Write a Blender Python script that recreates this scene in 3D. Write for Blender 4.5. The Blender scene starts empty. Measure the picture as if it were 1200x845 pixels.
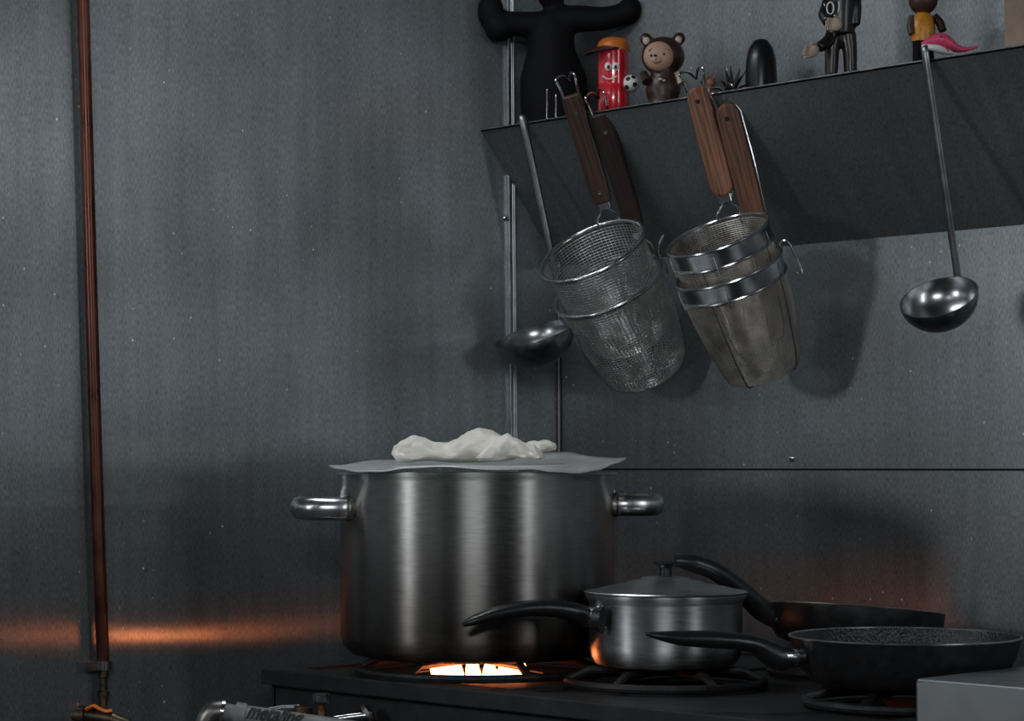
import bpy, bmesh, math, random
from mathutils import Vector, Matrix
random.seed(7)
sc = bpy.context.scene
COL = sc.collection
PI = math.pi

# ------------------------------------------------------------------ camera
F = 2620.0                       # focal length in pixels of the 1200 px wide frame
TH = math.radians(45.6)          # heading of the camera to the two walls
ZC = 1.10                        # height of the lens above the floor
HOR = 548.0                      # image row of the horizon
RV = Vector((math.cos(TH), math.sin(TH), 0)); WV = Vector((-math.sin(TH), math.cos(TH), 0))
ZCOR = 3.7
CP = -(RV * (55 / F * ZCOR) + WV * ZCOR) + Vector((0, 0, ZC))
cam = bpy.data.cameras.new('camera'); co = bpy.data.objects.new('camera', cam); COL.objects.link(co)
cam.sensor_width = 36; cam.lens = 36 * F / 1200
cam.shift_y = (HOR - 422.5) / 1200
cam.clip_end = 50
co.location = CP; co.rotation_euler = (PI / 2, 0, TH)
sc.camera = co

# ------------------------------------------------------------------ world, lamps, exposure
vs = sc.view_settings
vs.view_transform = 'Standard'; vs.look = 'None'; vs.gamma = 1; vs.use_curve_mapping = False; vs.exposure = -0.08
wd = bpy.data.worlds.new('world'); sc.world = wd; wd.use_nodes = True
wb = wd.node_tree.nodes['Background']; wb.inputs[0].default_value = (0.80, 0.92, 1.0, 1); wb.inputs[1].default_value = 0.013

def area(name, loc, target, sx, sy, power, col):
    l = bpy.data.lights.new(name, 'AREA'); l.shape = 'RECTANGLE'; l.size = sx; l.size_y = sy
    l.energy = power; l.color = col
    o = bpy.data.objects.new(name, l); COL.objects.link(o); o.location = loc
    o.rotation_euler = (Vector(target) - Vector(loc)).to_track_quat('-Z', 'Y').to_euler()
    return o
area('kitchen_lamp', (-0.05, -2.75, 1.47), (0.5, -0.1, 1.25), 0.28, 0.28, 9.5, (0.93, 0.97, 1.0))
area('tube_fill_light', (3.3, -3.6, 1.95), (0.5, -0.4, 0.95), 1.2, 0.12, 24, (0.93, 0.97, 1.0))  # placed for the pot's centre streak, set below ceiling height to strengthen it
area('tube_fill_light', (0.8, -4.0, 2.3), (0.5, -0.4, 0.9), 1.2, 0.12, 3, (0.93, 0.97, 1.0))
area('tube_fill_light', (3.5, -0.7, 1.75), (0.2, -0.5, 1.2), 0.12, 1.2, 9, (0.93, 0.97, 1.0))  # added unseen side light, hung low to brighten the left wall evenly
area('stove_fill_light', (0.24, -0.85, 2.15), (0.24, -0.7, 0.9), 0.6, 0.12, 4.4, (0.93, 0.97, 1.0))  # added overhead light, out of view: brightens upper left wall, lid and cloth

# ------------------------------------------------------------------ pixel helpers (a pixel gives a direction, the surface gives the distance)
def W(px, py, Z):
    return CP + RV * ((px - 600) / F * Z) + WV * Z + Vector((0, 0, (HOR - py) / F * Z))
def dist_y(px, k):
    d = RV * ((px - 600) / F) + WV
    return (k - CP.y) / d.y
def dist_x(px, k):
    d = RV * ((px - 600) / F) + WV
    return (k - CP.x) / d.x
def on_y(px, py, k): return W(px, py, dist_y(px, k))
def on_x(px, py, k): return W(px, py, dist_x(px, k))

# ------------------------------------------------------------------ mesh helpers
class G:
    def __init__(s): s.v = []; s.f = []
    def add(s, vs, fs, M=None):
        n = len(s.v)
        s.v += [tuple(M @ Vector(p)) if M else tuple(p) for p in vs]
        s.f += [tuple(n + i for i in q) for q in fs]
        return s
    def lathe(s, prof, seg=48, M=None, a0=0.0, a1=2 * PI, wob=None):
        vs = []; fs = []; rows = []
        full = abs(a1 - a0 - 2 * PI) < 1e-6
        n = seg if full else seg + 1
        for k, (r, z) in enumerate(prof):
            if r < 1e-7: rows.append([len(vs)] * n); vs.append((0, 0, z)); continue
            row = []
            for i in range(n):
                a = a0 + (a1 - a0) * i / seg
                rr, zz = (r, z) if not wob else wob(r, z, a)
                row.append(len(vs)); vs.append((rr * math.cos(a), rr * math.sin(a), zz))
            rows.append(row)
        for a, b in zip(rows, rows[1:]):
            for i in range(seg):
                j = (i + 1) % n
                q = [a[i], a[j], b[j], b[i]]
                u = []
                for t in q:
                    if t not in u: u.append(t)
                if len(u) > 2: fs.append(u)
        return s.add(vs, fs, M)
    def tube(s, pts, r, seg=10, closed=False, caps=True, up=None, M=None):
        pts = [Vector(p) for p in pts]; n = len(pts)
        if not isinstance(r, (list,)): r = [r] * n
        vs = []; fs = []; nrm = None
        for i, p in enumerate(pts):
            a = pts[(i - 1) % n] if (closed or i > 0) else p
            b = pts[(i + 1) % n] if (closed or i < n - 1) else p
            t = (b - a).normalized()
            if nrm is None:
                g = Vector(up) if up else (Vector((0, 0, 1)) if abs(t.z) < .9 else Vector((0, 1, 0)))
                nrm = (g - t * g.dot(t)).normalized()
            else:
                nrm = (nrm - t * nrm.dot(t)).normalized()
            bn = t.cross(nrm)
            ra, rb = r[i] if isinstance(r[i], tuple) else (r[i], r[i])
            for k in range(seg):
                c = 2 * PI * k / seg
                vs.append(p + nrm * (ra * math.cos(c)) + bn * (rb * math.sin(c)))
        m = n if closed else n - 1
        for i in range(m):
            j = (i + 1) % n
            for k in range(seg):
                l = (k + 1) % seg
                fs.append((i * seg + k, i * seg + l, j * seg + l, j * seg + k))
        if caps and not closed:
            fs.append(tuple(range(seg))[::-1]); fs.append(tuple((n - 1) * seg + k for k in range(seg)))
        return s.add(vs, fs, M)
    def box(s, a, b, M=None):
        x0, y0, z0 = a; x1, y1, z1 = b
        vs = [(x0, y0, z0), (x1, y0, z0), (x1, y1, z0), (x0, y1, z0), (x0, y0, z1), (x1, y0, z1), (x1, y1, z1), (x0, y1, z1)]
        return s.add(vs, [(0, 3, 2, 1), (4, 5, 6, 7), (0, 1, 5, 4), (1, 2, 6, 5), (2, 3, 7, 6), (3, 0, 4, 7)], M)
    def ell(s, c, r, seg=20, rings=12, M=None):
        if not isinstance(r, (tuple, list)): r = (r, r, r)
        prof = [(math.sin(PI * i / rings), -math.cos(PI * i / rings)) for i in range(rings + 1)]
        prof[0] = (0, -1); prof[-1] = (0, 1)
        T = Matrix.Translation(c) @ Matrix.Diagonal((r[0], r[1], r[2], 1))
        return s.lathe(prof, seg, (M @ T) if M else T)
    def prism(s, poly, y0, y1, M=None):          # polygon in x,z pulled along y
        n = len(poly)
        vs = [(x, y0, z) for x, z in poly] + [(x, y1, z) for x, z in poly]
        fs = [tuple(range(n)), tuple(range(n, 2 * n))[::-1]] + [(i, i + n, (i + 1) % n + n, (i + 1) % n) for i in range(n)]
        return s.add(vs, fs, M)

def spline(pts, n=8, closed=False):
    pts = [Vector(p) for p in pts]; out = []; m = len(pts)
    for i in range(m if closed else m - 1):
        g = lambda k: pts[k % m] if closed else pts[max(0, min(m - 1, k))]
        p0, p1, p2, p3 = g(i - 1), g(i), g(i + 1), g(i + 2)
        for k in range(n):
            t = k / n
            out.append(0.5 * ((2 * p1) + (p2 - p0) * t + (2 * p0 - 5 * p1 + 4 * p2 - p3) * t * t + (3 * p1 - p0 - 3 * p2 + p3) * t ** 3))
    if not closed: out.append(pts[-1])
    return out
def lerp_list(vals, n):
    out = []
    for i in range(n):
        t = i / (n - 1) * (len(vals) - 1); k = min(int(t), len(vals) - 2); f = t - k
        a, b = vals[k], vals[k + 1]
        if isinstance(a, tuple): out.append(tuple(x * (1 - f) + y * f for x, y in zip(a, b)))
        else: out.append(a * (1 - f) + b * f)
    return out

def obj(name, g, m, parent=None, smooth=40, bevel=0, remesh=0, kind=None, label=None):
    me = bpy.data.meshes.new(name); me.from_pydata(g.v, [], g.f)
    bm = bmesh.new(); bm.from_mesh(me); bmesh.ops.recalc_face_normals(bm, faces=bm.faces); bm.to_mesh(me); bm.free()
    me.materials.append(m)
    if smooth:
        me.polygons.foreach_set('use_smooth', [True] * len(me.polygons))
        if smooth < 180 and not remesh: me.set_sharp_from_angle(angle=math.radians(smooth))
    o = bpy.data.objects.new(name, me); COL.objects.link(o)
    if parent: o.parent = parent
    if bevel:
        b = o.modifiers.new('bevel', 'BEVEL'); b.width = bevel; b.segments = 2; b.limit_method = 'ANGLE'; b.angle_limit = math.radians(50)
    if remesh:
        b = o.modifiers.new('blend', 'REMESH'); b.mode = 'VOXEL'; b.voxel_size = remesh; b.use_smooth_shade = True
        b = o.modifiers.new('soft', 'SMOOTH'); b.factor = .5; b.iterations = 8
    if kind: o['kind'] = kind
    if label: o['label'] = label
    return o
def thing(name, label, cat, loc=(0, 0, 0), rz=0.0, group=None, mat=None):
    o = bpy.data.objects.new(name, None); COL.objects.link(o)
    o.empty_display_size = .05
    if mat: o.matrix_world = mat
    else: o.location = loc; o.rotation_euler = (0, 0, rz)
    tag(o, label, cat, group); return o
def tag(o, label, cat, group=None):
    o['label'] = label; o['category'] = cat
    if group: o['group'] = group
    return o
class Frame:        # a thing's own frame, x to the right of the view and y away from it, scaled at the thing's distance
    def __init__(s, px, py, Z): s.px, s.py, s.Z = px, py, Z; s.m = Z / F; s.loc = W(px, py, Z)
    def __call__(s, px, py, d=0.0):
        k = (s.Z + d) / s.Z
        cx = (s.px - 600) * s.m; cz = (HOR - s.py) * s.m
        return Vector(((px - 600) * s.m * k - cx, d, (HOR - py) * s.m * k - cz))

# ------------------------------------------------------------------ materials
MATS = {}
def mat(name, col, metal=0.0, rough=0.5, spec=0.5, noise=0.0, nscale=30, bump=0.0, bscale=200, rvar=0.0, emit=None, es=0, coat=0, aniso=0, trans=0):
    if name in MATS: return MATS[name]
    m = bpy.data.materials.new(name); MATS[name] = m; m.use_nodes = True
    nt = m.node_tree; b = nt.nodes['Principled BSDF']
    b.inputs['Base Color'].default_value = (*col, 1); b.inputs['Metallic'].default_value = metal
    b.inputs['Roughness'].default_value = rough; b.inputs['Specular IOR Level'].default_value = spec
    b.inputs['Coat Weight'].default_value = coat; b.inputs['Anisotropic'].default_value = aniso
    if emit: b.inputs['Emission Color'].default_value = (*emit, 1); b.inputs['Emission Strength'].default_value = es
    tc = nt.nodes.new('ShaderNodeTexCoord')
    if noise or rvar:
        n = nt.nodes.new('ShaderNodeTexNoise'); n.inputs['Scale'].default_value = nscale; n.inputs['Detail'].default_value = 6
        nt.links.new(tc.outputs['Object'], n.inputs['Vector'])
        if noise:
            r = nt.nodes.new('ShaderNodeValToRGB')
            r.color_ramp.elements[0].position = .3; r.color_ramp.elements[1].position = .7
            r.color_ramp.elements[0].color = (*[c * (1 - noise) for c in col], 1); r.color_ramp.elements[1].color = (*[min(1, c * (1 + noise)) for c in col], 1)
            nt.links.new(n.outputs['Fac'], r.inputs['Fac']); nt.links.new(r.outputs['Color'], b.inputs['Base Color'])
        if rvar:
            q = nt.nodes.new('ShaderNodeMapRange'); q.inputs[1].default_value = .3; q.inputs[2].default_value = .7
            q.inputs[3].default_value = max(.02, rough - rvar); q.inputs[4].default_value = rough + rvar
            nt.links.new(n.outputs['Fac'], q.inputs[0]); nt.links.new(q.outputs[0], b.inputs['Roughness'])
    if bump:
        n2 = nt.nodes.new('ShaderNodeTexNoise'); n2.inputs['Scale'].default_value = bscale; n2.inputs['Detail'].default_value = 3
        nt.links.new(tc.outputs['Object'], n2.inputs['Vector'])
        bp = nt.nodes.new('ShaderNodeBump'); bp.inputs['Strength'].default_value = bump; bp.inputs['Distance'].default_value = .002
        nt.links.new(n2.outputs['Fac'], bp.inputs['Height']); nt.links.new(bp.outputs['Normal'], b.inputs['Normal'])
    return m

def wall_steel(name, base, rough=.42, warp=.35, metal=.85, spots=True, aniso=.9):
    m = bpy.data.materials.new(name); MATS[name] = m; m.use_nodes = True
    nt = m.node_tree; N = nt.nodes; L = nt.links; b = N['Principled BSDF']
    uv = N.new('ShaderNodeUVMap'); uv.uv_map = 'UVMap'
    tg = N.new('ShaderNodeTangent'); tg.direction_type = 'UV_MAP'; tg.uv_map = 'UVMap'
    L.new(tg.outputs[0], b.inputs['Tangent'])
    b.inputs['Metallic'].default_value = metal; b.inputs['Anisotropic'].default_value = aniso
    def noise(sx, sy, scale, det=5):
        mp = N.new('ShaderNodeMapping'); mp.inputs['Scale'].default_value = (sx, sy, 1); L.new(uv.outputs[0], mp.inputs[0])
        n = N.new('ShaderNodeTexNoise'); n.inputs['Scale'].default_value = scale; n.inputs['Detail'].default_value = det
        L.new(mp.outputs[0], n.inputs['Vector']); return n.outputs['Fac']
    def rng(x, a, c, d, e):
        q = N.new('ShaderNodeMapRange'); L.new(x, q.inputs[0])
        for k, v in enumerate((a, c, d, e)): q.inputs[k + 1].default_value = v
        return q.outputs[0]
    def mul(x, y):
        q = N.new('ShaderNodeMath'); q.operation = 'MULTIPLY'; L.new(x, q.inputs[0]); L.new(y, q.inputs[1]); return q.outputs[0]
    streak = rng(noise(1, .06, 60), .3, .7, .90, 1.08)       # drips and brushing run up and down
    fine = rng(noise(1, .22, 620, 3), .3, .7, .68, 1.30)
    cloud = rng(noise(1, 1, 3.2), .35, .68, .78, 1.12)
    f = mul(mul(streak, fine), cloud)
    cm = N.new('ShaderNodeVectorMath'); cm.operation = 'SCALE'; cm.inputs[0].default_value = base; L.new(f, cm.inputs['Scale'])
    out = cm.outputs[0]
    if spots:                                               # dried splashes, pale specks
        mp = N.new('ShaderNodeMapping'); mp.inputs['Scale'].default_value = (1, .75, 1); L.new(uv.outputs[0], mp.inputs[0])
        vo = N.new('ShaderNodeTexVoronoi'); vo.inputs['Scale'].default_value = 58; vo.inputs['Randomness'].default_value = 1
        L.new(mp.outputs[0], vo.inputs['Vector'])
        sp = rng(vo.outputs['Distance'], .06, .10, 1, 0)
        pick = rng(noise(1, 1, 5, 2), .46, .58, 0, 1)
        sep = N.new('ShaderNodeSeparateColor'); L.new(vo.outputs['Color'], sep.inputs[0])
        some = rng(sep.outputs[0], .35, .85, 0, .95)
        msk = mul(mul(sp, pick), some)
        mx = N.new('ShaderNodeMix'); mx.data_type = 'RGBA'; L.new(msk, mx.inputs[0]); L.new(out, mx.inputs[6]); mx.inputs[7].default_value = (.85, .87, .88, 1)
        out = mx.outputs[2]
        L.new(rng(msk, 0, 1, metal, 0), b.inputs['Metallic'])
    L.new(out, b.inputs['Base Color'])
    L.new(rng(noise(1, .35, 5), .3, .7, rough - .05, rough + .08), b.inputs['Roughness'])
    bp = N.new('ShaderNodeBump'); bp.inputs['Strength'].default_value = warp; bp.inputs['Distance'].default_value = .02
    L.new(noise(.5, 1, 2.4, 1), bp.inputs['Height']); L.new(bp.outputs[0], b.inputs['Normal'])
    return m

def steel(name, base, rough, vertical=False, aniso=.0, noise=.12, bump=.0, soot=None, metal=1.0):
    m = bpy.data.materials.new(name); MATS[name] = m; m.use_nodes = True
    nt = m.node_tree; N = nt.nodes; L = nt.links; b = N['Principled BSDF']
    b.inputs['Metallic'].default_value = metal; b.inputs['Roughness'].default_value = rough; b.inputs['Anisotropic'].default_value = aniso
    tg = N.new('ShaderNodeTangent'); tg.direction_type = 'RADIAL'; tg.axis = 'Z'
    if aniso: L.new(tg.outputs[0], b.inputs['Tangent']); b.inputs['Anisotropic Rotation'].default_value = .25
    tc = N.new('ShaderNodeTexCoord')
    n = N.new('ShaderNodeTexNoise'); n.inputs['Scale'].default_value = 40; n.inputs['Detail'].default_value = 7
    mp = N.new('ShaderNodeMapping'); mp.inputs['Scale'].default_value = (1.2, 1.2, 10) if aniso else (1, 1, 1)
    L.new(tc.outputs['Object'], mp.inputs[0]); L.new(mp.outputs[0], n.inputs['Vector'])
    r = N.new('ShaderNodeValToRGB'); r.color_ramp.elements[0].position = .3; r.color_ramp.elements[1].position = .7
    r.color_ramp.elements[0].color = (*[c * (1 - noise) for c in base], 1); r.color_ramp.elements[1].color = (*[min(1, c * (1 + noise)) for c in base], 1)
    L.new(n.outputs['Fac'], r.inputs['Fac']); out = r.outputs['Color']
    q = N.new('ShaderNodeMapRange'); q.inputs[1].default_value = .3; q.inputs[2].default_value = .7
    q.inputs[3].default_value = rough * .92; q.inputs[4].default_value = rough * 1.1
    L.new(n.outputs['Fac'], q.inputs[0]); L.new(q.outputs[0], b.inputs['Roughness'])
    if soot:                                                # heat-burnt base: irregular brown-black scorch
        lo, hi, colr = soot
        sx = N.new('ShaderNodeSeparateXYZ'); L.new(tc.outputs['Object'], sx.inputs[0])
        n3 = N.new('ShaderNodeTexNoise'); n3.inputs['Scale'].default_value = 14; n3.inputs['Detail'].default_value = 5; L.new(tc.outputs['Object'], n3.inputs['Vector'])
        ad = N.new('ShaderNodeMath'); ad.operation = 'MULTIPLY_ADD'; ad.inputs[1].default_value = -.10; L.new(n3.outputs['Fac'], ad.inputs[0]); 
        L.new(sx.outputs['Z'], ad.inputs[2])
        k = N.new('ShaderNodeMapRange'); k.inputs[1].default_value = lo - .05; k.inputs[2].default_value = hi - .05; k.inputs[3].default_value = 1; k.inputs[4].default_value = 0
        L.new(ad.outputs[0], k.inputs[0])
        mx = N.new('ShaderNodeMix'); mx.data_type = 'RGBA'; L.new(k.outputs[0], mx.inputs[0]); L.new(out, mx.inputs[6]); mx.inputs[7].default_value = (*colr, 1)
        out = mx.outputs[2]
    L.new(out, b.inputs['Base Color'])
    if bump:
        n2 = N.new('ShaderNodeTexNoise'); n2.inputs['Scale'].default_value = 25; L.new(tc.outputs['Object'], n2.inputs['Vector'])
        bp = N.new('ShaderNodeBump'); bp.inputs['Strength'].default_value = bump; bp.inputs['Distance'].default_value = .003
        L.new(n2.outputs['Fac'], bp.inputs['Height']); L.new(bp.outputs[0], b.inputs['Normal'])
    return m

def wood(name, dark, light, rough=.5):
    m = bpy.data.materials.new(name); MATS[name] = m; m.use_nodes = True
    nt = m.node_tree; N = nt.nodes; L = nt.links; b = N['Principled BSDF']
    tc = N.new('ShaderNodeTexCoord'); mp = N.new('ShaderNodeMapping'); mp.inputs['Scale'].default_value = (220, 220, 9)
    L.new(tc.outputs['Object'], mp.inputs[0])
    n = N.new('ShaderNodeTexNoise'); n.inputs['Scale'].default_value = 1; n.inputs['Detail'].default_value = 5; n.inputs['Distortion'].default_value = .4
    L.new(mp.outputs[0], n.inputs['Vector'])
    r = N.new('ShaderNodeValToRGB'); r.color_ramp.elements[0].position = .35; r.color_ramp.elements[1].position = .65
    r.color_ramp.elements[0].color = (*dark, 1); r.color_ramp.elements[1].color = (*light, 1)
    L.new(n.outputs['Fac'], r.inputs['Fac']); L.new(r.outputs['Color'], b.inputs['Base Color'])
    b.inputs['Roughness'].default_value = rough
    bp = N.new('ShaderNodeBump'); bp.inputs['Strength'].default_value = .4; bp.inputs['Distance'].default_value = .0008
    L.new(n.outputs['Fac'], bp.inputs['Height']); L.new(bp.outputs[0], b.inputs['Normal'])
    return m

M_WL = wall_steel('brushed_wall_steel', (.29, .315, .33), .25, .10, metal=.64, aniso=1.0)
M_WB = wall_steel('grimy_wall_steel', (.208, .223, .232), .42, .12, metal=.82, aniso=.4)
M_PANEL = wall_steel('shelf_steel', (.21, .226, .234), .5, .08, metal=.6, spots=False)
M_DARK = mat('dark_gap', (.01, .01, .01), 0, .9)
M_TRIM = steel('trim_steel', (.5, .52, .53), .32, noise=.2)
M_FLOOR = mat('floor_tile', (.05, .05, .05), 0, .6, noise=.3, nscale=8)
M_POT = steel('pot_steel', (.60, .59, .57), .38, aniso=.95, noise=.10, soot=(.005, .20, (.060, .042, .033)))
M_HANDLE = steel('handle_steel', (.55, .56, .56), .28, noise=.25, bump=.25)
M_FLANGE = steel('flange_steel', (.22, .21, .2), .4)
M_LID = steel('sheet_steel', (.80, .82, .84), .34, noise=.12, bump=.1, metal=.5)
M_SAUCE = steel('saucepan_steel', (.58, .59, .59), .40, aniso=.85, noise=.10, soot=(-.01, .035, (.12, .11, .10)))
M_SLID = steel('saucepan_lid_steel', (.58, .59, .6), .3, noise=.12)
M_BAKE = mat('black_bakelite', (.012, .012, .013), 0, .32, .5, bump=.1, bscale=300)
M_PAN = mat('black_pan_coating', (.012, .012, .013), 0, .42, .45, noise=.3, nscale=60, rvar=.1)
M_PANIN = mat('speckled_pan_coating', (.02, .02, .021), .2, .28, .6, bump=1.0, bscale=260)
M_RIM = steel('worn_rim', (.35, .35, .35), .3, noise=.3)
M_CHROME = steel('chrome', (.55, .56, .57), .2, noise=.15)
M_IRON = mat('cast_iron', (.022, .022, .023), .3, .5, .5, noise=.4, nscale=70, bump=.4, bscale=250)
M_STOVE = mat('greasy_black_steel', (.020, .020, .021), .3, .58, .5, noise=.4, nscale=25, bump=.15, bscale=120)
M_COUNTER = steel('counter_steel', (.27, .285, .295), .45, noise=.04, metal=.8)
M_WIRE = steel('basket_wire', (.82, .80, .76), .33, noise=.3)
M_WIREB = steel('fine_basket_wire', (.74, .69, .63), .32, noise=.35)
M_RING = steel('ring_steel', (.62, .63, .64), .2, noise=.15)
M_BAND = steel('band_steel', (.45, .46, .47), .24, noise=.3, bump=.15)
M_WOODD = wood('dark_wood', (.014, .009, .008), (.038, .020, .015), .42)
M_WOODM = wood('worn_wood', (.018, .010, .008), (.070, .032, .021), .42)
M_WOODL = wood('reddish_wood', (.075, .028, .014), (.30, .125, .065), .5)
M_WOODR = wood('brown_wood', (.055, .022, .012), (.20, .085, .045), .5)
M_LADLE = steel('ladle_steel', (.42, .43, .44), .25, noise=.2)
M_LADLEH = steel('ladle_handle_steel', (.20, .21, .215), .36, noise=.25)
M_COPPER = mat('painted_copper', (.11, .04, .027), .8, .33, .5, noise=.35, nscale=18, rvar=.1)
M_BRASS = mat('old_brass', (.10, .08, .055), .9, .45, noise=.5, nscale=90)
M_BRONZE = mat('brown_brass', (.10, .055, .03), .8, .5, noise=.5, nscale=90)
M_ORANGE = mat('orange_plastic', (.85, .20, .03), 0, .45)
M_CLOTH = mat('off_white_cotton', (.90, .87, .79), 0, .95, .1, noise=.10, nscale=20, bump=.9, bscale=55)
M_HOSE = mat('grey_rubber_hose', (.22, .225, .225), .1, .5, noise=.15, nscale=60, bump=.3, bscale=600)
M_INK = mat('black_print', (.01, .01, .01), 0, .6)
M_FLAME = mat('gas_flame', (1, .3, .1), 0, .8, emit=(1.0, .30, .10), es=14)
M_BLACKTOY = mat('black_vinyl', (.006, .006, .007), 0, .7, .12)
M_BLACKGLOSS = mat('glossy_black_vinyl', (.010, .011, .013), 0, .3, .5)
M_RED = mat('red_gloss_plastic', (.60, .012, .03), 0, .18, .6, coat=.5)
M_CAP = mat('orange_cap_plastic', (.52, .13, .015), 0, .4)
M_CAPD = mat('dark_visor', (.05, .012, .01), 0, .4)
M_WHITE = mat('white_plastic', (.75, .76, .74), 0, .4)
M_BROWN = mat('brown_vinyl', (.035, .018, .012), 0, .38, .5)
M_FACE = mat('tan_vinyl', (.45, .27, .19), 0, .5)
M_EARIN = mat('pale_vinyl', (.5, .42, .33), 0, .5)
M_SKIN = mat('pale_hand_vinyl', (.46, .36, .28), 0, .5, noise=.1)
M_LEG = mat('dark_brown_vinyl', (.022, .017, .015), 0, .3, .5)
M_YEL = mat('amber_shirt_vinyl', (.55, .22, .02), 0, .35, .5, noise=.25, nscale=120)
M_HEAD = mat('brown_head_vinyl', (.05, .022, .014), 0, .5)
M_PINK = mat('pink_vinyl', (.72, .07, .17), 0, .45)
M_BEIGE = mat('stained_beige_card', (.30, .22, .17), 0, .8, noise=.25, nscale=25)
M_LEAF = mat('dark_leaf', (.018, .022, .016), 0, .5)
M_CLAY = mat('brown_clay', (.22, .09, .045), 0, .45)

# ------------------------------------------------------------------ the setting
def struct(o): o['kind'] = 'structure'; return o
def uvbox(name, a, b, m, parent=None, horiz=0):          # box with u along the wall and v up
    g = G().box(a, b); o = obj(name, g, m, parent, smooth=0, bevel=0)
    u = o.data.uv_layers.new(name='UVMap')
    for lp in o.data.loops:
        p = o.data.vertices[lp.vertex_index].co
        u.data[lp.index].uv = (p[horiz], p.z)
    return o
fl = struct(obj('floor', G().box((-.2, -3.6, -.1), (3.4, .2, 0)), M_FLOOR, smooth=0))
TOP = 2.7
wb_ = struct(obj('wall_back', G().box((-.1, .006, 0), (3.0, .1, TOP)), M_DARK, smooth=0))
uvbox('wall_panel', (0.0, 0.0, ZC - .0015), (3.0, .006, TOP), M_WB, wb_, 0)
uvbox('wall_panel', (0.0, 0.0, 0), (3.0, .006, ZC - .0045), M_WB, wb_, 0)
yt = on_x(600, 350, 0).y                                  # seam on the left wall under the trim
wl_ = struct(obj('wall_left', G().box((-.1, -2.3, 0), (-.006, .006, TOP)), M_DARK, smooth=0))
uvbox('wall_panel', (-.006, -2.3, 0), (0, yt - .002, TOP), M_WL, wl_, 1)
uvbox('wall_panel', (-.006, yt + .002, 0), (0, 0, TOP), M_WL, wl_, 1)

def screw(g, p, n, r=.005):
    q = Vector(n).to_track_quat('Z', 'Y').to_matrix().to_4x4()
    return g.lathe([(0, r * .7), (r * .6, r * .55), (r, 0.0), (r, -.001)], 14, Matrix.Translation(p) @ q)
obj('screw', screw(G(), on_y(928, 537, 0), (0, -1, 0), .0055), M_CHROME, wb_)
obj('screw', screw(G(), on_y(664, 531, 0), (0, -1, 0), .005), M_CHROME, wb_)
# channel trim over the seam of the left wall: two bright lips, leaning a little like in the place
prof = [(-.0075, 0), (-.0075, .006), (-.0045, .006), (-.003, .0025), (.003, .0025), (.0045, .006), (.0075, .006), (.0075, 0)]
g = G(); vs = []
za, zb = .9, TOP
for z in (za, zb):
    lean = -.012 * (z - 1.17)
    vs += [(d, yt + s + lean, z) for s, d in prof]
n = len(prof)
g.add(vs, [tuple(range(n)), tuple(range(n, 2 * n))[::-1]] + [(i, (i + 1) % n, (i + 1) % n + n, i + n) for i in range(n)])
t1 = struct(obj('trim_1', g, M_TRIM, smooth=0, bevel=.0006))
obj('screw', screw(G(), on_x(592, 256, 0.001), (1, 0, 0), .0045), M_CHROME, t1)
t2 = struct(obj('trim_2', G().tube([(.004, -.004, .5), (.004, -.004, ZC + .34)], .0030, 10), M_FLANGE))

# ------------------------------------------------------------------ shelf
SZ = ZC + .540; SY = -.1793
shelf = thing('wall_shelf', 'dark steel wall shelf with sloping front panel, ladles and strainers hooked on its edge', 'shelf', (0, 0, SZ))
obj('top_plate', G().box((.002, SY, -.003), (1.75, -.001, 0)), M_PANEL, shelf, smooth=0)
g = G().add([(.002, SY, 0), (1.75, SY, 0), (1.75, -.001, -.207), (.002, -.001, -.207),
             (.002, SY + .002, -.003), (1.75, SY + .002, -.003), (1.75, 0, -.203), (.002, 0, -.203)],
            [(0, 3, 2, 1), (4, 5, 6, 7), (0, 1, 5, 4), (1, 2, 6, 5), (2, 3, 7, 6), (3, 0, 4, 7)])
o = obj('sloping_panel', g, M_PANEL, shelf, smooth=0)
u = o.data.uv_layers.new(name='UVMap')
for lp in o.data.loops:
    p = o.data.vertices[lp.vertex_index].co; u.data[lp.index].uv = (p.x, p.z * 1.3)
o = shelf.children[0]; u = o.data.uv_layers.new(name='UVMap')
for lp in o.data.loops:
    p = o.data.vertices[lp.vertex_index].co; u.data[lp.index].uv = (p.x, p.y)
obj('edge_lip', G().tube([(.004, SY - .0005, -.0005), (1.75, SY - .0005, -.0005)], .0014, 8), M_RIM, shelf)

# ------------------------------------------------------------------ stove
STZ = ZC - .275; GZ = ZC - .252            # frame top and pot-support height
X0, X1, Y0, Y1 = .158, 1.165, -.746, -.03
stove = thing('gas_stove', 'greasy black gas stove top carrying the stockpot, the saucepan and the pans', 'stove', ((X0 + X1) / 2, (Y0 + Y1) / 2, 0))
cx, cy = (X0 + X1) / 2, (Y0 + Y1) / 2
def sx(x, y, z): return (x - cx, y - cy, z)
g = G()
for a, b in (((X0, Y0), (X1, Y0 + .045)), ((X0, Y1 - .04), (X1, Y1)), ((X0, Y0 + .045), (X0 + .04, Y1 - .04)), ((X1 - .03, Y0 + .045), (X1, Y1 - .04)), ((.60, Y0 + .045), (.63, Y1 - .04))):
    g.box(sx(*a, STZ - .022), sx(*b, STZ))
obj('top_frame', g, M_STOVE, stove, smooth=0, bevel=.002)
bm = bmesh.new(); ed = []
def loop(ps):
    vv = [bm.verts.new(p) for p in ps]
    for i in range(len(vv)): ed.append(bm.edges.new((vv[i], vv[(i + 1) % len(vv)])))
ZP = STZ - .006
loop([sx(X0 + .01, Y0 + .01, ZP), sx(X1 - .01, Y0 + .01, ZP), sx(X1 - .01, Y1 - .01, ZP), sx(X0 + .01, Y1 - .01, ZP)])
for c_ in (W(560, 600, 3.02), W(780, 700, 2.845), W(1060, 745, 2.6), W(1003, 713, 3.0)):
    loop([sx(c_.x + .09 * math.cos(2 * PI * k / 40), c_.y + .09 * math.sin(2 * PI * k / 40), ZP) for k in range(40)])
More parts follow.
